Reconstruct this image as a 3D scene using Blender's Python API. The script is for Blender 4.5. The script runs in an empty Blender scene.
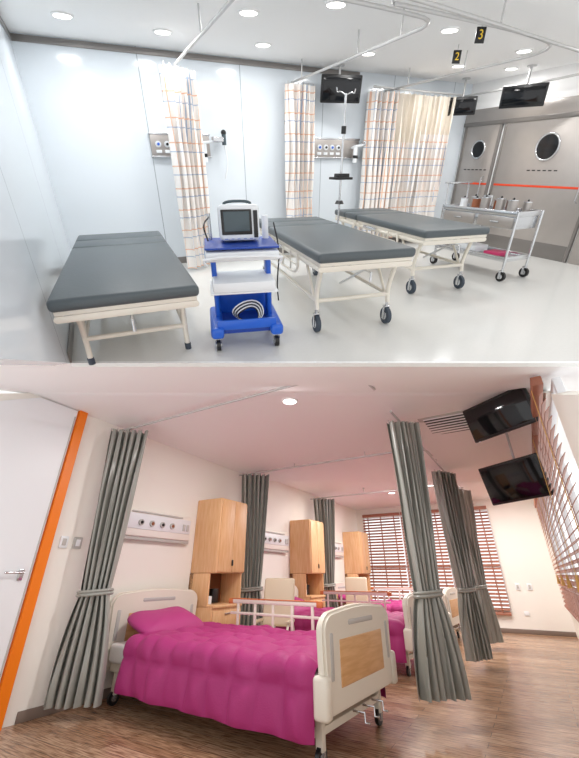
import bpy, bmesh, math, random
from mathutils import Matrix, Vector
random.seed(4)
F=370.0
sc=bpy.context.scene
sc.view_settings.view_transform='Standard'
PI=math.pi
# ---------------------------------------------------------------- camera / two storeys
def camM(yaw,pitch,h):
    R=Matrix.Rotation(-math.radians(yaw),4,'Z')@Matrix.Rotation(math.radians(90+pitch),4,'X')
    return Matrix.Translation((0,0,h))@R
CU=camM(25.5,-30.05,1.27)
CL=camM(-30.5,27.9,1.2)
MU=Matrix.Identity(4)
ML=CU@CL.inverted()
cd=bpy.data.cameras.new('camera'); co=bpy.data.objects.new('camera',cd)
sc.collection.objects.link(co); co.matrix_world=CU
cd.sensor_fit='VERTICAL'; cd.sensor_height=24; cd.lens=24*F/758; cd.clip_start=0.02
sc.camera=co
# ---------------------------------------------------------------- materials
def lin(c): return (*[(x/255)**2.2 for x in c],1)
def mat(name,col,rough=.5,metal=0,emi=0,spec=.5,coat=0,noise=0,nscale=20,bump=0,bscale=60):
    m=bpy.data.materials.new(name); m.use_nodes=True
    nt=m.node_tree; b=nt.nodes['Principled BSDF']
    c=lin(col)
    b.inputs['Base Color'].default_value=c
    b.inputs['Roughness'].default_value=rough; b.inputs['Metallic'].default_value=metal
    b.inputs['Specular IOR Level'].default_value=spec
    b.inputs['Coat Weight'].default_value=coat
    if emi:
        b.inputs['Emission Color'].default_value=c; b.inputs['Emission Strength'].default_value=emi
    tc=nt.nodes.new('ShaderNodeTexCoord')
    if noise:
        n=nt.nodes.new('ShaderNodeTexNoise'); n.inputs['Scale'].default_value=nscale
        nt.links.new(tc.outputs['Object'],n.inputs['Vector'])
        mx=nt.nodes.new('ShaderNodeMix'); mx.data_type='RGBA'
        mx.inputs[6].default_value=tuple(v*(1-noise) for v in c[:3])+(1,)
        mx.inputs[7].default_value=tuple(min(1,v*(1+noise)) for v in c[:3])+(1,)
        nt.links.new(n.outputs['Fac'],mx.inputs[0]); nt.links.new(mx.outputs[2],b.inputs['Base Color'])
    if bump:
        n=nt.nodes.new('ShaderNodeTexNoise'); n.inputs['Scale'].default_value=bscale
        nt.links.new(tc.outputs['Object'],n.inputs['Vector'])
        bp=nt.nodes.new('ShaderNodeBump'); bp.inputs['Strength'].default_value=bump; bp.inputs['Distance'].default_value=.01
        nt.links.new(n.outputs['Fac'],bp.inputs['Height']); nt.links.new(bp.outputs['Normal'],b.inputs['Normal'])
    return m
def wood_mat(name,c1,c2,scale,rough=.4,coat=0):
    m=mat(name,c1,rough,coat=coat); nt=m.node_tree; b=nt.nodes['Principled BSDF']
    tc=nt.nodes.new('ShaderNodeTexCoord'); mp=nt.nodes.new('ShaderNodeMapping')
    mp.inputs['Scale'].default_value=scale
    n=nt.nodes.new('ShaderNodeTexNoise'); n.inputs['Scale'].default_value=3; n.inputs['Detail'].default_value=6
    r=nt.nodes.new('ShaderNodeValToRGB')
    r.color_ramp.elements[0].color=lin(c1); r.color_ramp.elements[0].position=.35
    r.color_ramp.elements[1].color=lin(c2); r.color_ramp.elements[1].position=.65
    nt.links.new(tc.outputs['Object'],mp.inputs['Vector']); nt.links.new(mp.outputs['Vector'],n.inputs['Vector'])
    nt.links.new(n.outputs['Fac'],r.inputs['Fac']); nt.links.new(r.outputs['Color'],b.inputs['Base Color'])
    return m
def plank_mat(name):
    m=mat(name,(150,120,100),.26); nt=m.node_tree; b=nt.nodes['Principled BSDF']
    tc=nt.nodes.new('ShaderNodeTexCoord'); mp=nt.nodes.new('ShaderNodeMapping')
    br=nt.nodes.new('ShaderNodeTexBrick'); br.inputs['Scale'].default_value=1
    br.inputs['Brick Width'].default_value=1.3; br.inputs['Row Height'].default_value=.13
    br.inputs['Mortar Size'].default_value=.0025; br.inputs['Bias'].default_value=0
    br.inputs['Color1'].default_value=lin((168,130,100)); br.inputs['Color2'].default_value=lin((202,168,138)); br.inputs['Mortar'].default_value=lin((116,86,64))
    nt.links.new(tc.outputs['Object'],br.inputs['Vector'])
    n=nt.nodes.new('ShaderNodeTexNoise'); n.inputs['Scale'].default_value=4; n.inputs['Detail'].default_value=8
    mp.inputs['Scale'].default_value=(1.5,18,1)
    nt.links.new(tc.outputs['Object'],mp.inputs['Vector']); nt.links.new(mp.outputs['Vector'],n.inputs['Vector'])
    r=nt.nodes.new('ShaderNodeValToRGB'); r.color_ramp.elements[0].color=lin((160,142,128)); r.color_ramp.elements[0].position=.35
    r.color_ramp.elements[1].color=(1,1,1,1); r.color_ramp.elements[1].position=.6
    nt.links.new(n.outputs['Fac'],r.inputs['Fac'])
    mx=nt.nodes.new('ShaderNodeMix'); mx.data_type='RGBA'; mx.blend_type='MULTIPLY'; mx.inputs[0].default_value=1
    nt.links.new(br.outputs['Color'],mx.inputs[6]); nt.links.new(r.outputs['Color'],mx.inputs[7])
    nt.links.new(mx.outputs[2],b.inputs['Base Color'])
    return m
def stripe(nt,src,pitch,off,w):
    a=nt.nodes.new('ShaderNodeMath'); a.operation='ADD'; a.inputs[1].default_value=off; nt.links.new(src,a.inputs[0])
    d=nt.nodes.new('ShaderNodeMath'); d.operation='DIVIDE'; d.inputs[1].default_value=pitch; nt.links.new(a.outputs[0],d.inputs[0])
    fr=nt.nodes.new('ShaderNodeMath'); fr.operation='FRACT'; nt.links.new(d.outputs[0],fr.inputs[0])
    lt=nt.nodes.new('ShaderNodeMath'); lt.operation='LESS_THAN'; lt.inputs[1].default_value=w/pitch; nt.links.new(fr.outputs[0],lt.inputs[0])
    return lt.outputs[0]
def panel_mat(name,col,axis,pitch,line=(160,170,178),rough=.14):
    m=mat(name,col,rough); nt=m.node_tree; b=nt.nodes['Principled BSDF']
    tc=nt.nodes.new('ShaderNodeTexCoord'); sp=nt.nodes.new('ShaderNodeSeparateXYZ')
    nt.links.new(tc.outputs['Object'],sp.inputs[0])
    s=stripe(nt,sp.outputs[axis],pitch,.45,.01)
    mx=nt.nodes.new('ShaderNodeMix'); mx.data_type='RGBA'
    mx.inputs[6].default_value=lin(col); mx.inputs[7].default_value=lin(line)
    nt.links.new(s,mx.inputs[0]); nt.links.new(mx.outputs[2],b.inputs['Base Color'])
    return m
def check_mat(name):
    base=(246,242,238)
    m=mat(name,base,.8); nt=m.node_tree; b=nt.nodes['Principled BSDF']
    uv=nt.nodes.new('ShaderNodeUVMap'); sp=nt.nodes.new('ShaderNodeSeparateXYZ'); nt.links.new(uv.outputs[0],sp.inputs[0])
    prev=None
    for ax,pitch,off,w,col in [(0,.3,0,.014,(236,190,162)),(0,.3,.1,.012,(164,184,212)),(0,.3,.2,.008,(232,202,182)),(1,.24,0,.012,(236,190,162)),(1,.24,.09,.010,(172,188,214))]:
        s=stripe(nt,sp.outputs[ax],pitch,off,w)
        mx=nt.nodes.new('ShaderNodeMix'); mx.data_type='RGBA'
        if prev is None: mx.inputs[6].default_value=lin(base)
        else: nt.links.new(prev,mx.inputs[6])
        mx.inputs[7].default_value=lin(col); nt.links.new(s,mx.inputs[0]); prev=mx.outputs[2]
    nt.links.new(prev,b.inputs['Base Color'])
    return m
M=dict(
 wallU=panel_mat('wall_cladding_blue_white',(224,232,239),0,1.25),
 wallUL=panel_mat('wall_cladding_side',(222,230,237),1,1.6),
 white=mat('ceiling_white',(250,250,250),.7),
 slab=mat('slab_white',(252,252,252),.9),
 floorU=mat('vinyl_floor_pale',(226,226,223),.16,noise=.03,nscale=40),
 steel=mat('brushed_steel_warm',(176,170,166),.34,.6,noise=.06,nscale=6),
 trim=mat('dark_steel_trim',(134,130,127),.35,.5),
 base=mat('baseboard_brown_grey',(128,112,102),.5),
 red=mat('orange_red_stripe',(218,70,36),.5),
 dark=mat('black_plastic',(28,28,30),.35),
 screen=mat('dark_screen',(18,20,24),.08),
 cream=mat('cream_enamel',(228,222,210),.3),
 pad=mat('slate_vinyl',(82,90,94),.42,bump=.1),
 rubber=mat('rubber_grey',(62,72,84),.6),
 chrome=mat('chrome',(206,208,211),.22,.9),
 blue=mat('blue_plastic',(40,98,205),.32),
 blued=mat('blue_plastic_deep',(28,68,160),.4),
 wplast=mat('white_plastic',(234,238,242),.35),
 lcd=mat('lcd_grey_blue',(70,84,90),.2),
 rail=mat('rail_alu',(200,200,200),.35,.3),
 check=check_mat('checked_curtain'),
 mesh=mat('mesh_curtain',(236,228,216),.85,noise=.08,nscale=200),
 red2=mat('pink_box',(206,60,110),.5),
 brown=mat('brown_label',(150,90,60),.5),
 yellow=mat('yellow',(240,200,60),.5),
 light=mat('lamp_emitter',(255,252,246),.5,emi=6),
 wallL=mat('wall_cream',(246,242,234),.75),
 floorL=plank_mat('plank_floor'),
 orange=mat('orange_frame',(248,128,24),.4),
 door=mat('door_white',(240,243,246),.35),
 beech=wood_mat('beech_laminate',(224,172,120),(236,192,146),(14,14,1.2)),
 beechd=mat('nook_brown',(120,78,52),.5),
 grey=mat('grey_satin',(150,151,144),.34,spec=.8),
 mag=mat('magenta_quilt',(168,48,114),.62,bump=.25,bscale=90),
 magp=mat('magenta_pillow',(176,56,122),.6),
 abs=mat('abs_beige',(228,222,208),.35),
 cons=mat('console_ivory',(242,238,230),.35),
 inset=wood_mat('oak_inset',(206,156,104),(220,174,124),(1.5,1.5,14)),
 blind=mat('wood_slat_red_brown',(160,104,84),.5,noise=.15,nscale=8),
 beige=mat('beige_vinyl',(222,206,180),.5),
 sheet=mat('white_sheet',(240,238,236),.8),
 cap=mat('orange_wood_cap',(206,120,70),.4),
 grille=mat('grille_grey',(190,188,184),.5),
 rope=mat('tassel_rope',(204,160,96),.8),
)
# ---------------------------------------------------------------- builder
class B:
    def __init__(s): s.bm=bmesh.new(); s.mats=[]; s.uv=s.bm.loops.layers.uv.new('UVMap')
    def mi(s,m):
        if m not in s.mats: s.mats.append(m)
        return s.mats.index(m)
    def merge(s,t,m,T=None):
        if T is not None: bmesh.ops.transform(t,matrix=T,verts=t.verts)
        i=s.mi(m)
        for f in t.faces: f.material_index=i; f.smooth=True
        me=bpy.data.meshes.new('tmp'); t.to_mesh(me); t.free(); s.bm.from_mesh(me); bpy.data.meshes.remove(me)
    def box(s,c,d,m,rot=None,bev=.006,seg=2):
        t=bmesh.new(); bmesh.ops.create_cube(t,size=1)
        bmesh.ops.scale(t,vec=d,verts=t.verts)
        bv=min(bev,min(d)*.45)
        if bv>0.0005: bmesh.ops.bevel(t,geom=t.edges[:],offset=bv,segments=seg,affect='EDGES',profile=.5)
        T=Matrix.Translation(c)
        if rot is not None: T=T@rot
        s.merge(t,m,T); return s
    def b2(s,a,b,m,bev=.006,seg=2):
        c=[(a[i]+b[i])/2 for i in range(3)]; d=[abs(b[i]-a[i]) for i in range(3)]
        return s.box(c,d,m,bev=bev,seg=seg)
    def cyl(s,a,b,r,m,r2=None,n=16):
        a=Vector(a); b=Vector(b); v=b-a
        t=bmesh.new(); bmesh.ops.create_cone(t,cap_ends=True,segments=n,radius1=r,radius2=r if r2 is None else r2,depth=v.length)
        s.merge(t,m,Matrix.Translation((a+b)/2)@v.to_track_quat('Z','Y').to_matrix().to_4x4()); return s
    def tube(s,pts,r,m,n=10,closed=False,smooth=0):
        P=[Vector(p) for p in pts]
        for _ in range(smooth):
            Q=[] if closed else [P[0]]
            L=len(P)
            for i in range(L if closed else L-1):
                a,b=P[i],P[(i+1)%L]; Q+= [a*.75+b*.25,a*.25+b*.75]
            if not closed: Q.append(P[-1])
            P=Q
        t=bmesh.new(); rings=[]; L=len(P); up=None
        for i,p in enumerate(P):
            if closed: d=P[(i+1)%L]-P[i-1]
            else: d=P[min(i+1,L-1)]-P[max(i-1,0)]
            d.normalize()
            if up is None: up=Vector((0,0,1)) if abs(d.z)<.9 else Vector((1,0,0))
            sd=d.cross(up).normalized(); up=sd.cross(d).normalized()
            rings.append([t.verts.new(p+r*(math.cos(2*PI*k/n)*sd+math.sin(2*PI*k/n)*up)) for k in range(n)])
        for i in range(L if closed else L-1):
            A=rings[i]; C=rings[(i+1)%L]
            for k in range(n): t.faces.new((A[k],A[(k+1)%n],C[(k+1)%n],C[k]))
        if not closed: t.faces.new(rings[0][::-1]); t.faces.new(rings[-1])
        bmesh.ops.recalc_face_normals(t,faces=t.faces)
        s.merge(t,m); return s
    def grid(s,fn,nu,nv,m,uvf=None):
        i=s.mi(m); bm=s.bm
        V=[[bm.verts.new(fn(a/nu,b/nv)) for b in range(nv+1)] for a in range(nu+1)]
        for a in range(nu):
            for b in range(nv):
                f=bm.faces.new((V[a][b],V[a+1][b],V[a+1][b+1],V[a][b+1])); f.material_index=i; f.smooth=True
                if uvf:
                    for l,(x,y) in zip(f.loops,((a,b),(a+1,b),(a+1,b+1),(a,b+1))): l[s.uv].uv=uvf(x/nu,y/nv)
        return s
    def poly(s,pts,thick,m):
        t=bmesh.new(); vs=[t.verts.new(p) for p in pts]; f=t.faces.new(vs)
        r=bmesh.ops.extrude_face_region(t,geom=[f]); vv=[e for e in r['geom'] if isinstance(e,bmesh.types.BMVert)]
        bmesh.ops.translate(t,vec=thick,verts=vv); bmesh.ops.recalc_face_normals(t,faces=t.faces)
        s.merge(t,m); return s
    def sph(s,c,r,m,sc=(1,1,1)):
        t=bmesh.new(); bmesh.ops.create_uvsphere(t,u_segments=20,v_segments=12,radius=r); bmesh.ops.scale(t,vec=sc,verts=t.verts)
        s.merge(t,m,Matrix.Translation(c)); return s
    def caster(s,x,y,r=.05,zt=.16,col='rubber'):
        s.cyl((x-.016,y,r),(x+.016,y,r),r,M[col],n=24)
        s.cyl((x-.02,y,r),(x+.02,y,r),r*.5,M['chrome'],n=16)
        for dx in(-.025,.025): s.box((x+dx,y+.01,r*1.35),(.005,.03,r*1.6),M['chrome'],bev=.002)
        s.box((x,y+.01,r*2.15),(.055,.04,.012),M['chrome'],bev=.003)
        s.cyl((x,y+.01,r*2.15),(x,y+.01,max(zt,r*2.2)),.014,M['chrome'])
        return s
    def fin(s,name,W,loc=(0,0,0),rz=0):
        for e in s.bm.edges:
            if len(e.link_faces)==2:
                if e.calc_face_angle(0)>math.radians(38): e.smooth=False
        me=bpy.data.meshes.new(name); s.bm.to_mesh(me); s.bm.free()
        for m in s.mats: me.materials.append(m)
        o=bpy.data.objects.new(name,me); sc.collection.objects.link(o)
        o.matrix_world=W@Matrix.Translation(loc)@Matrix.Rotation(math.radians(rz),4,'Z')
        return o
def downlight(W,x,y,zc,power,r=.085):
    b=B()
    b.tube([(r*math.cos(a*PI/12),r*math.sin(a*PI/12),-.004) for a in range(24)],.012,M['white'],closed=True)
    b.cyl((0,0,-.012),(0,0,.0),r*.9,M['light'],n=24)
    o=b.fin('recessed_downlight',W,(x,y,zc))
    l=bpy.data.lights.new('lamp','AREA'); l.shape='DISK'; l.size=.25; l.energy=power; l.color=(1,.99,.97)
    q=bpy.data.objects.new('lamp',l); sc.collection.objects.link(q); q.parent=o; q.location=(0,0,-.03)
def curtain(name,W,loc,rz,width,z0,z1,m,folds=7,amp=.05,tie=None,tiew=.4,fabric=2.2,top=None,flare=1.0):
    b=B(); H=z1-z0; ph=random.random()*6
    def wz(z):
        if tie is None: return 1
        d=(z-tie)
        if d>0: k=min(1,d/(z1-tie)); e=k**.75; return tiew+(1-tiew)*e
        k=min(1,-d/(tie-z0)); return tiew+(flare-tiew)*math.sin(k*PI/2)**.8
    def fn(a0,a1):
        def g(u,v):
            z=a0+(a1-a0)*v; w=wz(z)
            a=2*PI*folds*u
            x=(u-.5)*width*w+ .25*amp*math.sin(2*a+ph)*w
            y=amp*(.55+.45*w)*(math.sin(a+.5*math.sin(3*z+ph))+.3*math.sin(2.3*a+1.7*z+ph))
            return (x,y,z)
        return g
    nv=40
    if top:
        b.grid(fn(z0,z1-top),folds*14,nv,m,lambda u,v:(u*fabric,v*(H-top)))
        b.grid(fn(z1-top,z1),folds*14,12,M['mesh'],lambda u,v:(u*fabric,v*top))
    else: b.grid(fn(z0,z1),folds*14,nv,m,lambda u,v:(u*fabric,v*H))
    if tie is not None:
        w=width*tiew*.54+.015
        for dz,rr in((0,.018),(.03,.016)):
            b.tube([(w*math.cos(a*PI/12),(amp*1.25)*math.sin(a*PI/12),tie+dz+.012*math.cos(a*PI/12)) for a in range(24)],rr,m,closed=True)
    for k in range(folds+1):
        x=(k/folds-.5)*width*.96
        b.cyl((x,0,z1-.01),(x,0,z1+.028),.005,M['rail'],n=6)
    return b.fin(name,W,loc,rz)

# ================================================================ UPPER ROOM
XW,XR,YB,ZC=-.42,6.2,5.8,2.45
S=math.sin(math.radians(25.5)); C=math.cos(math.radians(25.5))
YF=2.43
def lineY(x): return (YF-x*S)/C
b=B(); b.poly([(XW,lineY(XW),0),(XR,lineY(XR),0),(XR,YB,0),(XW,YB,0)],(0,0,-.03),M['floorU']); b.fin('floor',MU)
b=B(); b.poly([(XW,1.6,ZC),(XR,0,ZC),(XR,YB,ZC),(XW,YB,ZC)],(0,0,.05),M['white']); b.fin('ceiling',MU)
b=B(); b.b2((XW-.1,YB,0),(XR+.1,YB+.1,ZC),M['wallU'],bev=0); b.fin('wall_back',MU)
def zf(x,y): return 1.27-.5235*(x*S+y*C)
b=B(); b.poly([(XW,YB,0),(XW,lineY(XW),0),(XW,1.4,zf(XW,1.4)+.02),(XW,1.4,ZC),(XW,YB,ZC)],(-.1,0,0),M['wallUL']); b.fin('wall_left',MU)
b=B(); b.b2((XR,0,0),(XR+.1,YB,ZC),M['white'],bev=0); b.fin('wall_right',MU)
b=B(); b.b2((XW,YB-.012,0),(XR,YB,.09),M['trim'],bev=.003); b.fin('baseboard_back',MU)
b=B(); b.b2((XW,lineY(XW),0),(XW+.012,YB,.09),M['trim'],bev=.003); b.fin('baseboard_left',MU)
b=B(); b.b2((XW,YB-.015,ZC-.07),(3.9,YB,ZC-.01),M['trim'],bev=.003); b.b2((XW,1.6,ZC-.07),(XW+.015,YB,ZC-.01),M['trim'],bev=.003); b.fin('trim_2',MU)
b=B(); b.b2((XR-.03,2.6,1.88),(XR-.002,YB-.02,2.08),M['steel']); b.b2((XR-.04,2.6,1.84),(XR-.004,YB-.02,1.9),M['trim']); b.b2((XR-.03,2.6,0),(XR-.002,3.32,1.84),M['steel']); b.fin('trim_3',MU)
def sdoor(y0,y1,n,r):
    b=B(); b.b2((XR-.03,y0,0.01),(XR-.002,y1,1.84),M['steel'])
    for y in (y0,y1): b.b2((XR-.045,y-.02,0),(XR-.002,y+.02,1.84),M['trim'])
    yc=(y0+y1)/2
    b.cyl((XR-.036,yc,1.5),(XR-.02,yc,1.5),r,M['screen'],n=32)
    b.tube([(XR-.036,yc+r*math.cos(a*PI/16),1.5+r*math.sin(a*PI/16)) for a in range(32)],.014,M['chrome'],closed=True)
    b.b2((XR-.034,y0+.03,.97),(XR-.028,y1-.03,1.0),M['red'],bev=.001)
    for k in range(6):
        b.b2((XR-.034,yc-.25+k*.085,1.19),(XR-.029,yc-.25+k*.085+.05,1.205),M['dark'],bev=.001)
    b.b2((XR-.034,y0+.03,.0),(XR-.027,y1-.03,.22),M['trim'],bev=.001)
    b.tube([(XR-.03,y0+.12,.8),(XR-.08,y0+.12,.82),(XR-.08,y0+.12,1.08),(XR-.03,y0+.12,1.1)],.01,M['chrome'])
    b.fin('door_%d'%n,MU)
sdoor(5.02,5.72,1,.13); sdoor(3.36,4.93,2,.17)
def gurney(loc,rz,L=2.4,Wd=.78,h=.57,big=True,ins=.3):
    b=B(); T=h
    secs=[(-L/2,L*.18),(L*.18+.012,L*.34),(L*.34+.012,L/2)]
    for i,(a,c) in enumerate(secs):
        b.b2((-Wd/2,a,T-.075),(Wd/2,c,T),M['pad'],bev=.028,seg=4)
        b.b2((-Wd/2+.02,a+.02,T-.1),(Wd/2-.02,c-.02,T-.07),M['cream'],bev=.004)
    zr=T-.125
    b.tube([(-Wd/2+.03,-L/2+.03,zr),(Wd/2-.03,-L/2+.03,zr),(Wd/2-.03,L/2-.03,zr),(-Wd/2+.03,L/2-.03,zr)],.022,M['cream'],closed=True)
    for y in (-L*.3,0,L*.3): b.cyl((-Wd/2+.03,y,zr),(Wd/2-.03,y,zr),.014,M['cream'])
    zl=.22 if big else .14
    for sx in (-1,1):
        x=sx*(Wd/2-.08)
        for sy in (-1,1):
            b.tube([(x,sy*(L/2-ins+.06),zr),(x,sy*(L/2-ins-.03),zl+.1),(x,sy*(L/2-ins),zl-.02 if big else .02)],.02,M['cream'],smooth=2)
            b.tube([(x,sy*(L/2-ins-.32),zr),(x,sy*(L/2-ins-.06),zl+.04)],.013,M['cream'])
        b.cyl((x,-(L/2-ins),zl+.05),(x,L/2-ins,zl+.05),.016,M['cream'])
    for sy in(-1,1): b.cyl((-Wd/2+.08,sy*(L/2-ins-.02),zl+.05),(Wd/2-.08,sy*(L/2-ins-.02),zl+.05),.018,M['cream'])
    b.cyl((0,-(L/2-.5),zl+.1),(0,-(L/2-.06),zr-.03),.01,M['chrome'])
    b.tube([(0,-L/2+.06,zr-.03),(0,-L/2-.05,zr-.03),(.0,-L/2-.05,zr-.1)],.009,M['chrome'])
    for sx in (-1,1):
        for sy in (-1,1):
            x=sx*(Wd/2-.08); y=sy*(L/2-ins)
            if big: b.caster(x,y,.075,zl,'rubber')
            else: b.cyl((x,y,0),(x,y,.05),.024,M['rubber'],n=12)
    for sx in (-1,1):
        x=sx*(Wd/2+.012)
        b.tube([(x,-L*.28,T-.09),(x,-L*.3,T-.2),(x,-L*.24,T-.27),(x,L*.14,T-.27),(x,L*.2,T-.2),(x,L*.18,T-.09)],.012,M['cream'],smooth=2)
        b.cyl((x,-L*.27,T-.18),(x,L*.18,T-.18),.008,M['cream'])
        for k in range(4): b.cyl((x,-L*.2+k*L*.11,T-.27),(x,-L*.2+k*L*.11,T-.09),.008,M['cream'])
        b.box((x,0,T-.11),(.02,.3,.03),M['chrome'])
    b.fin('hospital_gurney',MU,loc,rz)
gurney((.12,3.6,0),-3,2.46,.86,.61,False,.42)
gurney((1.98,3.48,0),-8,2.2,.84,.7,True,.2)
gurney((3.46,4.0,0),-7,2.2,.82,.7,True,.2)
def moncart(loc,rz):
    b=B(); w=.46; d=.46
    for sx in(-1,1):
        b.b2((sx*w/2-.05,-d/2-.06,.11),(sx*w/2+.05,d/2+.04,.2),M['blue'],bev=.03,seg=4)
        b.b2((sx*(w/2-.02)-.02,-.03,.18),(sx*(w/2-.02)+.02,.09,.76),M['blue'],bev=.015)
        for y in(-d/2,d/2): b.caster(sx*w/2,y,.045,.12,'dark')
    b.b2((-w/2,-d/2,.13),(w/2,d/2,.17),M['blued'],bev=.01)
    b.b2((-w/2+.02,d/2-.08,.15),(w/2-.02,d/2-.03,.42),M['blue'],bev=.02)
    b.b2((-w/2,-d/2-.03,.17),(w/2,-d/2,.25),M['blue'],bev=.02)
    b.b2((-w/2-.02,-d/2,.44),(w/2+.02,d/2-.06,.455),M['wplast'],bev=.004)
    b.b2((-w/2+.0,-d/2-.01,.455),(w/2,d/2-.1,.53),M['wplast'],bev=.012)
    b.b2((-w/2-.03,-d/2-.01,.76),(w/2+.03,d/2-.04,.775),M['blued'],bev=.005)
    b.b2((-w/2-.03,-d/2-.02,.68),(w/2+.03,d/2-.06,.745),M['wplast'],bev=.012)
    b.tube([(-w/2-.03,-d/2-.03,.66),(-w/2-.05,-d/2-.06,.72),(w/2+.05,-d/2-.06,.72),(w/2+.03,-d/2-.03,.66)],.01,M['wplast'],smooth=1)
    R=Matrix.Rotation(math.radians(-6),4,'X')
    b.box((0,.0,.905),(.29,.2,.24),M['wplast'],R,bev=.03,seg=4)
    b.box((-.02,-.105,.92),(.215,.01,.165),M['dark'],R,bev=.008)
    b.box((-.02,-.112,.925),(.18,.006,.13),M['lcd'],R,bev=.003)
    b.box((.115,-.103,.905),(.03,.012,.18),M['dark'],R,bev=.003)
    for k in range(5): b.box((-.1+k*.045,-.1,.815),(.025,.01,.018),M['blue'],R,bev=.003)
    b.tube([(-.1,.02,1.01),(-.09,.02,1.045),(.09,.02,1.045),(.1,.02,1.01)],.01,M['lcd'],smooth=2)
    for k in range(6):
        r=.08+.008*k
        b.tube([(.02+r*math.cos(a*PI/10),-.16+.03*math.sin(a*PI/5),.25+.02*k*.3+r*.7*math.sin(a*PI/10)) for a in range(20)],.005,M['wplast' if k%2 else 'dark'],closed=True,n=6)
    b.tube([(w/2+.03,0,.9),(w/2+.07,-.03,.7),(w/2+.04,-.05,.45),(w/2+.06,0,.3)],.006,M['dark'],n=6,smooth=2)
    b.cyl((-w/2+.02,.1,.76),(-w/2+.02,.1,.96),.012,M['chrome'])
    b.cyl((w/2-.02,.1,.76),(w/2-.02,.1,.94),.025,M['wplast'])
    b.tube([(-w/2+.02,.05,.94),(-w/2-.03,-.05,.9),(-w/2+.0,-.1,.8)],.006,M['dark'],n=6,smooth=2)
    b.fin('patient_monitor_cart',MU,loc,rz)
moncart((.92,2.8,0),-14)
b=B(); L=1.1;w=.46;h=.8
for sx in(-1,1):
    for sy in(-1,1):
        b.cyl((sx*w/2,sy*L/2,.1),(sx*w/2,sy*L/2,h),.016,M['chrome']); b.caster(sx*w/2,sy*L/2,.06,.14,'dark')
for z in(.24,h-.05):
    b.b2((-w/2,-L/2,z-.01),(w/2,L/2,z+.01),M['chrome'],bev=.004)
    for sx in(-1,1): b.b2((sx*w/2-.008,-L/2,z),(sx*w/2+.008,L/2,z+.05),M['chrome'],bev=.003)
    for sy in(-1,1): b.b2((-w/2,sy*L/2-.008,z),(w/2,sy*L/2+.008,z+.05),M['chrome'],bev=.003)
b.b2((-w/2+.02,-L/2+.02,h-.2),(w/2-.02,L/2-.02,h-.06),M['chrome'],bev=.006)
for k in(0,1): b.b2((-w/2+.005,-L/2+.04+k*L/2,h-.19),(-w/2+.02,-L/2-.0+(k+1)*L/2-.02,h-.07),M['steel'],bev=.004); b.box((-w/2-.01,-L/4+k*L/2,h-.13),(.02,.12,.02),M['chrome'])
for (x,y,r,hh,m) in [(-.08,-.35,.055,.14,'steel'),(.06,-.24,.06,.12,'chrome'),(-.1,-.2,.05,.15,'steel'),(.03,-.08,.05,.12,'brown'),(-.09,.02,.055,.15,'steel'),(.08,.12,.06,.16,'chrome'),(-.07,.17,.05,.13,'brown'),(-.05,.38,.045,.12,'wplast'),(.1,-.42,.045,.12,'steel'),(.06,.3,.05,.14,'steel')]:
    b.cyl((x,y,h-.04),(x,y,h-.04+hh),r,M[m],n=20); b.cyl((x,y,h-.04+hh),(x,y,h-.03+hh),r*1.06,M['chrome'],n=20); b.sph((x,y,h-.02+hh),.012,M['dark'])
b.box((.0,-.25,.275),(.22,.22,.04),M['red2']); b.box((0,.15,.29),(.26,.34,.08),M['wplast']); b.cyl((.1,.38,.25),(.1,.38,.4),.06,M['brown'])
b.tube([(-w/2+.03,L/2,h),(-w/2+.03,L/2+.02,h+.26),(w/2-.03,L/2+.02,h+.26),(w/2-.03,L/2,h)],.01,M['chrome'])
b.box((0,L/2+.02,h+.26),(w-.04,.12,.02),M['chrome'])
b.fin('steel_instrument_cart',MU,(4.6,3.62,0),2)
b=B()
for k in range(5):
    a=k*2*PI/5+.3; b.tube([(0,0,.12),(.12*math.cos(a),.12*math.sin(a),.12),(.22*math.cos(a),.22*math.sin(a),.07)],.013,M['chrome']); b.caster(.22*math.cos(a),.22*math.sin(a),.025,.07)
b.cyl((0,0,.1),(0,0,2.0),.014,M['chrome']); b.cyl((0,0,.1),(0,0,.16),.035,M['dark'])
b.box((0,0,1.12),(.24,.2,.03),M['dark']); b.box((0,-.02,1.15),(.16,.12,.05),M['dark'])
b.cyl((0,0,.82),(0,0,.86),.06,M['dark'],r2=.04,n=20)
b.cyl((0,0,1.6),(0,0,1.68),.03,M['dark'])
for sx in(-1,1): b.tube([(0,0,1.98),(sx*.08,0,2.02),(sx*.12,0,2.0),(sx*.13,0,2.05)],.006,M['chrome'],smooth=1)
b.fin('iv_pole',MU,(2.95,4.64,0))
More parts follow.
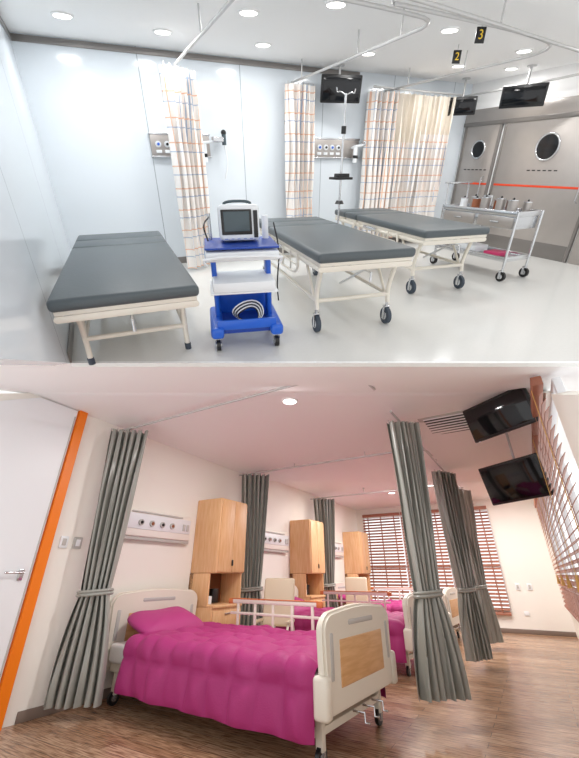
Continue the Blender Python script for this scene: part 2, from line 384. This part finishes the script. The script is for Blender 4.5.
def gaspanel(x0,x1):
    b=B(); b.b2((x0,YB-.05,1.36),(x1,YB-.002,1.62),M['steel'],bev=.008)
    b.b2((x0-.01,YB-.055,1.6),(x1+.01,YB-.002,1.625),M['chrome']); b.b2((x0-.01,YB-.055,1.355),(x1+.01,YB-.002,1.375),M['chrome'])
    for k in range(4):
        x=x0+.09+k*.11; b.cyl((x,YB-.07,1.5),(x,YB-.04,1.5),.036,M['wplast'],n=20); b.cyl((x,YB-.085,1.5),(x,YB-.06,1.5),.016,M['dark' if k%2 else 'blue'],n=14)
        b.box((x,YB-.055,1.42),(.07,.01,.035),M['wplast'])
    x=x1-.12
    b.box((x+.2,YB-.16,1.56),(.14,.1,.06),M['chrome']); b.tube([(x,YB-.05,1.5),(x,YB-.14,1.52),(x+.25,YB-.15,1.55)],.018,M['wplast'])
    b.cyl((x+.02,YB-.12,1.3),(x+.02,YB-.12,1.52),.035,M['wplast']); b.cyl((x+.02,YB-.12,1.36),(x+.02,YB-.12,1.4),.037,M['dark'])
    b.cyl((x+.3,YB-.12,1.5),(x+.3,YB-.12,1.62),.028,M['lcd']); b.sph((x+.3,YB-.12,1.64),.035,M['dark'])
    b.tube([(x+.3,YB-.12,1.5),(x+.33,YB-.14,1.3),(x+.28,YB-.12,1.1)],.008,M['wplast'],smooth=2,n=6)
    b.fin('medical_gas_wall_panel',MU)
gaspanel(.8,1.56); gaspanel(3.15,3.95)
def tv(W,loc,rz,w,h,tilt,armz):
    b=B(); R=Matrix.Rotation(math.radians(tilt),4,'X')
    b.box((0,0,0),(w,.05,h),M['dark'],R,bev=.012); b.box(R@Vector((0,-.027,0)),(w-.05,.004,h-.06),M['screen'],R,bev=.002)
    b.box(R@Vector((0,.04,0)),(w*.5,.05,h*.5),M['dark'],R,bev=.02)
    b.tube([(0,.06,0),(0,.12,0),(0,.12,armz)],.016,M['rail']); b.cyl((0,.12,armz-.015),(0,.12,armz),.06,M['rail'])
    b.fin('ceiling_mounted_tv',W,loc,rz)
tv(MU,(3.38,5.45,2.17),-18,.56,.31,12,.28)
tv(MU,(5.6,5.4,2.08),-50,.46,.24,8,.37)
tv(MU,(5.7,4.4,2.1),-58,.56,.26,8,.35)
b=B(); zr=2.25
b.tube([(1.15,YB,zr),(1.15,1.9,zr)],.014,M['rail'])
b.tube([(2.8,YB,zr),(2.8,5,zr),(2.76,3.55,zr),(2.76,3.05,zr),(2.3,3.0,zr),(1.5,2.98,zr),(1.2,2.9,zr)],.014,M['rail'],smooth=2)
b.tube([(4.4,YB,zr),(4.4,4,zr),(4.42,3.2,zr),(3.9,2.95,zr),(2.2,2.9,zr)],.014,M['rail'],smooth=2)
b.tube([(6.15,3.3,zr),(4.6,3.1,zr),(3.0,2.86,zr),(1.6,2.7,zr)],.014,M['rail'],smooth=1)
b.tube([(5.9,YB,zr),(5.85,4,zr),(5.7,3.4,zr),(5.0,3.2,zr)],.014,M['rail'],smooth=2)
b.tube([(4.0,5.56,zr),(5.75,5.56,zr)],.014,M['rail'])
for p in [(1.15,4.2),(1.15,2.8),(2.78,4.2),(2.76,3.5),(3.3,2.92),(4.4,4.3),(4.9,3.12),(5.86,4.5),(5.6,3.22),(2.2,2.92),(2.8,5.5),(4.4,5.3)]:
    b.cyl((p[0],p[1],zr),(p[0],p[1],ZC),.008,M['rail'])
b.fin('curtain_track',MU)
def sign(x,y,d):
    b=B(); b.box((0,0,0),(.09,.012,.12),M['dark'],bev=.003); b.cyl((0,0,.06),(0,0,.11),.004,M['rail'],n=6)
    o=b.fin('hanging_bed_number_sign',MU,(x,y,2.34),-25)
    c=bpy.data.curves.new('digit','FONT'); c.body=d; c.size=.1; c.extrude=.002; c.align_x='CENTER'; c.align_y='CENTER'; c.materials.append(M['yellow'])
    t=bpy.data.objects.new('digit',c); sc.collection.objects.link(t); t.parent=o; t.location=(0,-.01,0); t.rotation_euler=(PI/2,0,0)
sign(3.66,3.45,'3'); sign(4.1,4.15,'2')
curtain('checked_curtain',MU,(1.16,5.3,0),35,.46,.05,2.2,M['check'],5,.06,fabric=1.6)
curtain('checked_curtain',MU,(2.84,5.6,0),10,.44,.2,2.2,M['check'],5,.07,fabric=1.6)
curtain('checked_curtain',MU,(4.2,5.55,0),-5,.46,.15,2.2,M['check'],5,.08,fabric=1.6)
curtain('checked_curtain',MU,(4.71,5.56,0),0,.5,.15,2.2,M['check'],5,.07,fabric=1.8,top=.62)
curtain('checked_curtain',MU,(5.26,5.55,0),-8,.54,.15,2.2,M['check'],6,.08,fabric=1.8,top=.5)
for (x,y) in [(.1,5.0),(.35,3.6),(1.0,5.1),(1.6,4.2),(2.1,5.1),(2.2,3.7),(3.4,4.9),(3.6,3.8),(4.9,4.9),(5.0,4.0),(5.7,4.7),(5.4,3.0)]:
    downlight(MU,x,y,ZC,9)

# floor slab between the two storeys
b=B(); pts=[(.118,2.738),(-.157,4.147),(-2.1,7.6),(2.6,7.4)]
b.poly([(-4.2,h,-d) for h,d in pts],(9.0,0,0),M['slab']); b.fin('trim_1',CU)

# ================================================================ LOWER ROOM
XL,XR2,YL,ZL=-4.4,.45,11.6,3.0
s2=math.sin(math.radians(30.5)); c2=math.cos(math.radians(30.5))
def yf2(x,y): return -s2*x+c2*y
def ly(x): return (3.74+s2*x)/c2
def zt(x,y): return 1.2+.4813*yf2(x,y)-.01
b=B(); b.poly([(XL,.9,0),(XR2,1.0,0),(XR2,YL,0),(XL,YL,0)],(0,0,-.05),M['floorL']); b.fin('floor',ML)
b=B(); b.poly([(XL,ly(XL),ZL),(XR2,ly(XR2),ZL),(XR2,YL,ZL),(XL,YL,ZL)],(0,0,.05),M['white']); b.fin('ceiling',ML)
b=B(); b.poly([(XL,.8,0),(XL,YL,0),(XL,YL,ZL),(XL,ly(XL),ZL),(XL,.8,zt(XL,.8))],(-.1,0,0),M['wallL']); b.fin('wall_left',ML)
b=B(); wx0,wx1,wz0,wz1=-4.2,-.7,.45,2.75
b.b2((XL,YL,0),(XR2,YL+.12,wz0),M['wallL'],bev=0); b.b2((XL,YL,wz1),(XR2,YL+.12,ZL),M['wallL'],bev=0)
b.b2((XL,YL,wz0),(wx0,YL+.12,wz1),M['wallL'],bev=0); b.b2((wx1,YL,wz0),(XR2,YL+.12,wz1),M['wallL'],bev=0); b.fin('wall_back',ML)
b=B()
for x in [wx0,wx0+(wx1-wx0)/3,wx0+2*(wx1-wx0)/3,wx1]: b.b2((x-.03,YL+.04,wz0),(x+.03,YL+.1,wz1),M['door'])
for z in [wz0,wz1,1.4]: b.b2((wx0,YL+.04,z-.03),(wx1,YL+.1,z+.03),M['door'])
b.fin('window_1',ML)
ry0,ry1,rz0,rz1=3.4,10.9,.7,2.6
b=B(); b.b2((XR2,1.0,0),(XR2+.12,YL,rz0),M['wallL'],bev=0)
b.poly([(XR2,ly(XR2),ZL),(XR2,ly(XR2)-(ZL-rz1)/(.4813*c2),rz1),(XR2,YL,rz1),(XR2,YL,ZL)],(.12,0,0),M['wallL'])
b.b2((XR2,ry1,rz0),(XR2+.12,YL,rz1),M['wallL'],bev=0)
b.poly([(XR2,1.0,rz0),(XR2,ry0,rz0),(XR2,ry0,zt(XR2,ry0)),(XR2,1.0,zt(XR2,1.0))],(.12,0,0),M['wallL'])
b.fin('wall_right',ML)
b=B()
for k in range(6):
    y=ry0+(ry1-ry0)*k/5; b.b2((XR2+.04,y-.03,rz0),(XR2+.1,y+.03,rz1),M['door'])
for z in(rz0,rz1): b.b2((XR2+.04,ry0,z-.03),(XR2+.1,ry1,z+.03),M['door'])
b.fin('window_2',ML)
b=B(); n=30
for p in range(3):
    x0=wx0+(wx1-wx0)*p/3+.02; x1=wx0+(wx1-wx0)*(p+1)/3-.02
    for k in range(n):
        z=wz0-.05+(wz1+.05-wz0)*k/n
        b.box(((x0+x1)/2,YL-.06,z),(x1-x0,.064,.004),M['blind'],Matrix.Rotation(math.radians(48),4,'X'),bev=0)
    for q in(.15,.5,.85): b.b2((x0+(x1-x0)*q-.015,YL-.09,wz0-.05),(x0+(x1-x0)*q+.015,YL-.088,wz1),M['blind'],bev=0)
    b.b2((x0,YL-.1,wz1),(x1,YL-.02,wz1+.08),M['blind']); b.b2((x0,YL-.09,wz0-.1),(x1,YL-.03,wz0-.06),M['blind'])
b.fin('wooden_venetian_blind',ML)
b=B(); n=26
for p in range(5):
    y0=ry0+(ry1-ry0)*p/5+.02; y1=ry0+(ry1-ry0)*(p+1)/5-.02
    for k in range(n):
        z=rz0-.05+(rz1+.05-rz0)*k/n
        b.box((XR2-.06,(y0+y1)/2,z),(.064,y1-y0,.004),M['blind'],Matrix.Rotation(math.radians(-48),4,'Y'),bev=0)
    for q in(.15,.5,.85): b.b2((XR2-.09,y0+(y1-y0)*q-.015,rz0-.05),(XR2-.088,y0+(y1-y0)*q+.015,rz1),M['blind'],bev=0)
    b.b2((XR2-.1,y0,rz1),(XR2-.02,y1,rz1+.08),M['blind']); b.b2((XR2-.09,y0,rz0-.1),(XR2-.03,y1,rz0-.06),M['blind'])
    b.cyl((XR2-.11,y0+.1,rz1),(XR2-.11,y0+.1,1.2),.004,M['rope'],n=6); b.cyl((XR2-.11,y0+.1,1.05),(XR2-.11,y0+.1,1.2),.03,M['rope'],r2=.01)
b.fin('wooden_venetian_blind',ML)
b=B(); b.b2((XL,2.55,0),(XL+.015,YL,.09),M['base']); b.fin('baseboard_left',ML)
b=B(); b.b2((XL,YL-.015,0),(XR2,YL,.09),M['base']); b.fin('baseboard_back',ML)
b=B(); b.poly([(XL+.001,2.32,0),(XL+.001,2.42,0),(XL+.001,2.42,ZL-.01),(XL+.001,2.32,ZL-.01)],(.05,0,0),M['orange']); b.b2((XL,1.0,0),(XL+.01,2.42,.05),M['orange']); b.fin('trim_4',ML)
b=B(); b.poly([(XL+.001,.9,.06),(XL+.001,2.3,.06),(XL+.001,2.3,2.98),(XL+.001,1.85,2.98),(XL+.001,.9,2.5)],(.03,0,0),M['door'])
b.box((XL+.04,2.2,1.2),(.015,.05,.1),M['chrome']); b.tube([(XL+.04,2.2,1.22),(XL+.09,2.2,1.22),(XL+.09,2.03,1.22)],.011,M['chrome'])
b.b2((XL+.03,2.28,.1),(XL+.035,2.295,2.9),M['grille']); b.fin('door_3',ML)
b=B()
for y,s in((2.56,.09),(2.72,.1)): b.box((XL+.012,y,1.52),(.02,s,.12),M['grille' if s>.095 else 'door']); b.box((XL+.024,y,1.52),(.008,s*.5,.07),M['door' if s>.095 else 'grille'])
b.fin('wall_switch_panel',ML)
b=B()
for x in(-.45,-.2): b.box((x,YL-.012,.95),(.1,.02,.14),M['door']); b.box((x,YL-.024,.95),(.05,.006,.08),M['grille'])
b.box((-.4,YL-.012,.4),(.1,.02,.08),M['door']); b.fin('wall_outlet_plates',ML)
def console(y0,y1):
    b=B(); z0,z1=1.64,1.97
    b.b2((XL,y0,z0),(XL+.09,y1,z1),M['cons'],bev=.02,seg=3); b.b2((XL+.08,y0+.03,z0+.09),(XL+.1,y1-.03,z1-.05),M['wplast'],bev=.006)
    b.b2((XL+.02,y0,z0-.04),(XL+.07,y1,z0),M['grille'])
    for k in range(4):
        y=y0+.36+k*.18; b.cyl((XL+.1,y,z0+.17),(XL+.125,y,z0+.17),.038,M['grille'],n=18); b.cyl((XL+.125,y,z0+.17),(XL+.135,y,z0+.17),.02,M['brown' if k%2 else 'dark'])
    for k in range(2): b.box((XL+.105,y1-.16+k*.07,z0+.17),(.01,.05,.09),M['grille'])
    b.box((XL+.1,(y0+y1)/2,z1-.03),(.01,.9,.02),M['grille'])
    b.fin('headwall_console',ML)
YS=[3.15,6.05,8.95]
for y in YS: console(y-.05,y+1.25)
def cab(y):
    b=B(); x0,x1=XL,XL+.5; y1=y+.66; H=2.26
    b.b2((x0,y,0),(x1-.03,y1,.8),M['beech'],bev=.008)
    b.b2((x0,y,1.22),(x1,y1,H),M['beech'],bev=.02,seg=3)
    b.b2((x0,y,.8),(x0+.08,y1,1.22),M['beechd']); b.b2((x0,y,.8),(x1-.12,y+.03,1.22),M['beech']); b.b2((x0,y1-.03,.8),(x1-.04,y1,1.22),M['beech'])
    b.b2((x0,y,.79),(x1,y1,.83),M['beech'],bev=.015)
    b.b2((x1-.002,y+.02,1.24),(x1+.016,(y+y1)/2-.003,H-.03),M['beech'],bev=.004); b.b2((x1-.002,(y+y1)/2+.003,1.24),(x1+.016,y1-.02,H-.03),M['beech'],bev=.004)
    for k in range(3): b.b2((x1-.03,y+.02,.06+k*.24),(x1-.012,y1-.02,.28+k*.24),M['beech'],bev=.004); b.box((x1-.005,(y+y1)/2,.24+k*.24),(.02,.12,.015),M['chrome'])
    b.box((x0+.2,y+.3,.93),(.14,.14,.18),M['dark']); b.box((x1+.02,(y+y1)/2,1.36),(.02,.03,.08),M['dark']); b.box((x0+.25,y+.14,.88),(.1,.1,.1),M['wplast'])
    b.fin('bedside_wardrobe_cabinet',ML)
for y in YS: cab(y+1.42)
def sgn(v): return -1 if v<0 else 1
def bed(x,y,L=2.65,Wd=1.28,rz=-4):
    b=B()
    def board(px,hgt,t=.08):
        w=Wd/2+.02; r=.16; z0=.3
        pts=[(-w+.03,z0),(w-.03,z0)]
        for k in range(9): a=k/8*PI/2; pts.append((w-r+r*math.cos(a),hgt-r*.8+r*.8*math.sin(a)))
        for k in range(7): q=1-(k+1)/8; pts.append(((q*2-1)*(w-r),hgt+.03*math.sin(PI*q)))
        for k in range(9): a=PI/2+k/8*PI/2; pts.append((-w+r+r*math.cos(a),hgt-r*.8+r*.8*math.sin(a)))
        t_=bmesh.new(); vs=[t_.verts.new((px-t/2,p[0],p[1])) for p in pts]; f=t_.faces.new(vs)
        rr=bmesh.ops.extrude_face_region(t_,geom=[f]); bmesh.ops.translate(t_,vec=(t,0,0),verts=[e for e in rr['geom'] if isinstance(e,bmesh.types.BMVert)])
        bmesh.ops.recalc_face_normals(t_,faces=t_.faces)
        bmesh.ops.bevel(t_,geom=[e for e in t_.edges if e.calc_face_angle(0)>.8],offset=.02,segments=3,affect='EDGES')
        b.merge(t_,M['abs'])
        b.box((px,0,.3+(hgt-.3)*.46),(t+.012,Wd*.66,(hgt-.3)*.48),M['inset'],bev=.012,seg=3)
        for sy in(-1,1): b.box((px,sy*(w-.11),.3+(hgt-.3)*.55),(t+.016,.05,.3),M['grille'],bev=.012)
        b.box((px,0,hgt-.09),(t+.016,.5,.045),M['grille'],bev=.015)
        for sy in(-1,1): b.box((px,sy*(w-.02),.42),(t+.05,.09,.26),M['abs'],bev=.03,seg=3)
    board(-L/2+.04,1.02); board(L/2-.04,.94)
    b.b2((-L/2+.1,-Wd/2+.08,.28),(L/2-.1,Wd/2-.08,.36),M['abs'],bev=.01)
    b.b2((-L/2+.1,-Wd/2+.03,.36),(L/2-.09,Wd/2-.03,.54),M['sheet'],bev=.04,seg=3)
    for sy in(-1,1):
        b.b2((-L/2+.3,sy*(Wd/2-.12)-.02,.16),(L/2-.15,sy*(Wd/2-.12)+.02,.21),M['abs'])
        for px in(-L/2+.2,L/2-.14):
            b.box((px,sy*(Wd/2-.12),.2),(.06,.05,.22),M['abs']); b.caster(px,sy*(Wd/2-.12),.062,.2,'dark')
    for px in(-L/2+.2,L/2-.14): b.box((px,0,.2),(.05,Wd-.2,.05),M['abs'])
    for yy in (-.18,.0,.18): b.tube([(L/2-.04,yy,.26),(L/2+.06,yy,.26),(L/2+.06,yy,.2),(L/2+.1,yy,.2)],.008,M['chrome'])
    for sx in(-.5,.4): b.tube([(sx,-.3,.2),(sx+.2,-.3,.3)],.02,M['chrome']); b.tube([(sx,.3,.2),(sx+.2,.3,.3)],.02,M['chrome'])
    yb=Wd/2+.02
    b.box((-.05,yb,.9),(1.4,.03,.05),M['abs'],bev=.012); b.box((-.05,yb,.77),(1.35,.02,.03),M['abs'],bev=.008)
    b.box((-.05,yb-.004,.928),(1.3,.03,.012),M['cap'],bev=.004)
    for q in(-.72,.62): b.box((q,yb,.9),(.08,.038,.065),M['cap'],bev=.012)
    for k in range(5): b.box((-.6+k*.28,yb,.69),(.035,.022,.42),M['abs'],bev=.006)
    hw=Wd/2+.05; topz=.64; bot=.17; r=.12
    side=topz-r-bot; arc=r*PI/2; flat=2*(hw-r); tot=2*side+2*arc+flat
    def prof(s):
        if s<side: return Vector((0,-hw,bot+s)),Vector((0,-1,0))
        s-=side
        if s<arc: a=s/r; return Vector((0,-hw+r-r*math.cos(a),topz-r+r*math.sin(a))),Vector((0,-math.cos(a),math.sin(a)))
        s-=arc
        if s<flat: return Vector((0,-hw+r+s,topz)),Vector((0,0,1))
        s-=flat
        if s<arc: a=s/r; return Vector((0,hw-r+r*math.sin(a),topz-r+r*math.cos(a))),Vector((0,math.sin(a),math.cos(a)))
        s-=arc; return Vector((0,hw,topz-r-s)),Vector((0,1,0))
    xa,xb=-L/2+.42,L/2-.1; nx=round((xb-xa)/.27); ns=round(tot/.27)
    def q(u,v):
        p,nn=prof(v*tot*.9999); xx=xa+(xb-xa)*u
        a=abs(math.sin(PI*nx*u)); c=abs(math.sin(PI*ns*v))
        d=.04*(max(a,1e-4)*max(c,1e-4))**.5-.008
        d+=.012*math.sin(7*xx+3*v*tot+y)+.008*math.sin(13*xx-9*v*tot)+.004*math.sin(31*xx+17*v*tot)
        e=min(u,1-u)/.05
        if e<1: d-=.05*(1-e)**2
        out=p+nn*d
        if v*tot<side: out.y-=.03*(1-v*tot/side); out.y-=.012*math.sin(11*xx)
        return (xx,out.y,out.z)
    b.grid(q,nx*10,ns*10,M['mag'])
    def pil(u,v):
        a=(u-.5)*2*PI; e=(v-.5)*PI
        ca,sa=math.cos(a),math.sin(a); ce,se=math.cos(e),math.sin(e)
        f=lambda t,n:sgn(t)*abs(t)**n
        X=.27*f(ca,.55)*f(ce,.55); Y=.46*f(sa,.55)*f(ce,.55); Z=.12*f(se,1.0)*(1-.45*max(abs(X)/.27,abs(Y)/.46)**3)
        return (-L/2+.4+X+Z*.2,Y-.1,.7+Z+.012*math.sin(9*Y+4*X)+.14*(-X)/.27*.5)
    b.grid(pil,40,20,M['magp'])
    b.fin('hospital_bed',ML,(x,y,0),rz)
for i,y in enumerate(YS): bed(-2.86 if i==0 else -2.95,y+(.64 if i==0 else .7),L=2.85 if i==0 else 2.65,rz=-4 if i==0 else -2)
def chair(x,y,rz):
    b=B(); b.box((0,0,.44),(.46,.46,.1),M['beige'],bev=.035,seg=4)
    b.box((0,.22,.86),(.46,.08,.6),M['beige'],Matrix.Rotation(math.radians(-8),4,'X'),bev=.04,seg=4)
    for sx in(-1,1):
        b.tube([(sx*.23,-.22,0),(sx*.23,-.2,.62),(sx*.23,.2,.64),(sx*.22,.26,0)],.016,M['cream'],smooth=1); b.box((sx*.23,0,.64),(.05,.3,.03),M['beige'])
    b.fin('visitor_chair',ML,(x,y,0),rz)
chair(-3.25,5.1,15); chair(-3.25,8.15,15)
b=B(); z=2.87
for y in(2.85,5.6,8.5): b.tube([(XL,y,z),(-1.5,y,z),(-1.0,y+.02,z),(-.97,y+.5,z)],.014,M['rail'],smooth=2)
b.tube([(-1.0,4.0,z),(-1.0,11.4,z)],.014,M['rail'])
for p in [(-3.2,5.6),(-1.9,5.6),(-1.0,5.1),(-1.0,6.6),(-1.0,8),(-1.0,9.6),(-3.0,8.5),(-1.8,8.5)]:
    b.cyl((p[0],p[1],z),(p[0],p[1],ZL),.008,M['rail']); b.cyl((p[0],p[1],ZL-.015),(p[0],p[1],ZL),.03,M['rail'])
b.fin('curtain_track',ML)
curtain('grey_curtain',ML,(-4.08,2.86,0),40,.46,.1,2.84,M['grey'],6,.06,tie=1.02,tiew=.62,flare=1.1)
curtain('grey_curtain',ML,(-4.03,5.62,0),40,.5,.1,2.84,M['grey'],6,.06,tie=.98,tiew=.6)
curtain('grey_curtain',ML,(-4.03,8.5,0),40,.5,.1,2.84,M['grey'],6,.06,tie=.98,tiew=.6)
curtain('grey_curtain',ML,(-.97,4.36,0),40,.36,.22,2.84,M['grey'],6,.06,tie=1.02,tiew=.65,flare=1.3)
curtain('grey_curtain',ML,(-1.0,7.2,0),60,.5,.1,2.84,M['grey'],6,.07,tie=.98,tiew=.55)
curtain('grey_curtain',ML,(-1.0,9.0,0),60,.5,.1,2.84,M['grey'],6,.07,tie=.98,tiew=.55)
tv(ML,(.04,5.6,2.27),-36,.85,.5,14,.69)
tv(ML,(.06,4.45,2.76),-36,.8,.4,14,.22)
b=B(); b.box((0,0,-.01),(.8,.8,.02),M['grille'],bev=.004)
for k in range(14): b.box((0,-.33+k*.05,-.025),(.68,.02,.012),M['dark' if k%2 else 'white'],bev=.002)
b.fin('ceiling_air_grille',ML,(-.45,5.1,ZL))
b=B(); b.tube([(-.35,-.35,0),(.35,-.35,0),(.35,.35,0),(-.35,.35,0)],.012,M['grille'],closed=True,n=6); b.box((0,0,-.004),(.66,.66,.008),M['white']); b.fin('ceiling_access_panel',ML,(-1.7,4.9,ZL))
for (x,y) in [(-2.6,4.3),(-2.6,5.9),(-2.6,7.6),(-2.6,9.4),(-1.6,6.6),(-1.6,9),(-.4,7.6),(-.4,10),(-3.7,4.0),(-2.0,3.4)]:
    downlight(ML,x,y,ZL,40)
w=bpy.data.worlds.new('world'); sc.world=w; w.use_nodes=True
w.node_tree.nodes['Background'].inputs[0].default_value=(1,1,1,1); w.node_tree.nodes['Background'].inputs[1].default_value=1.35
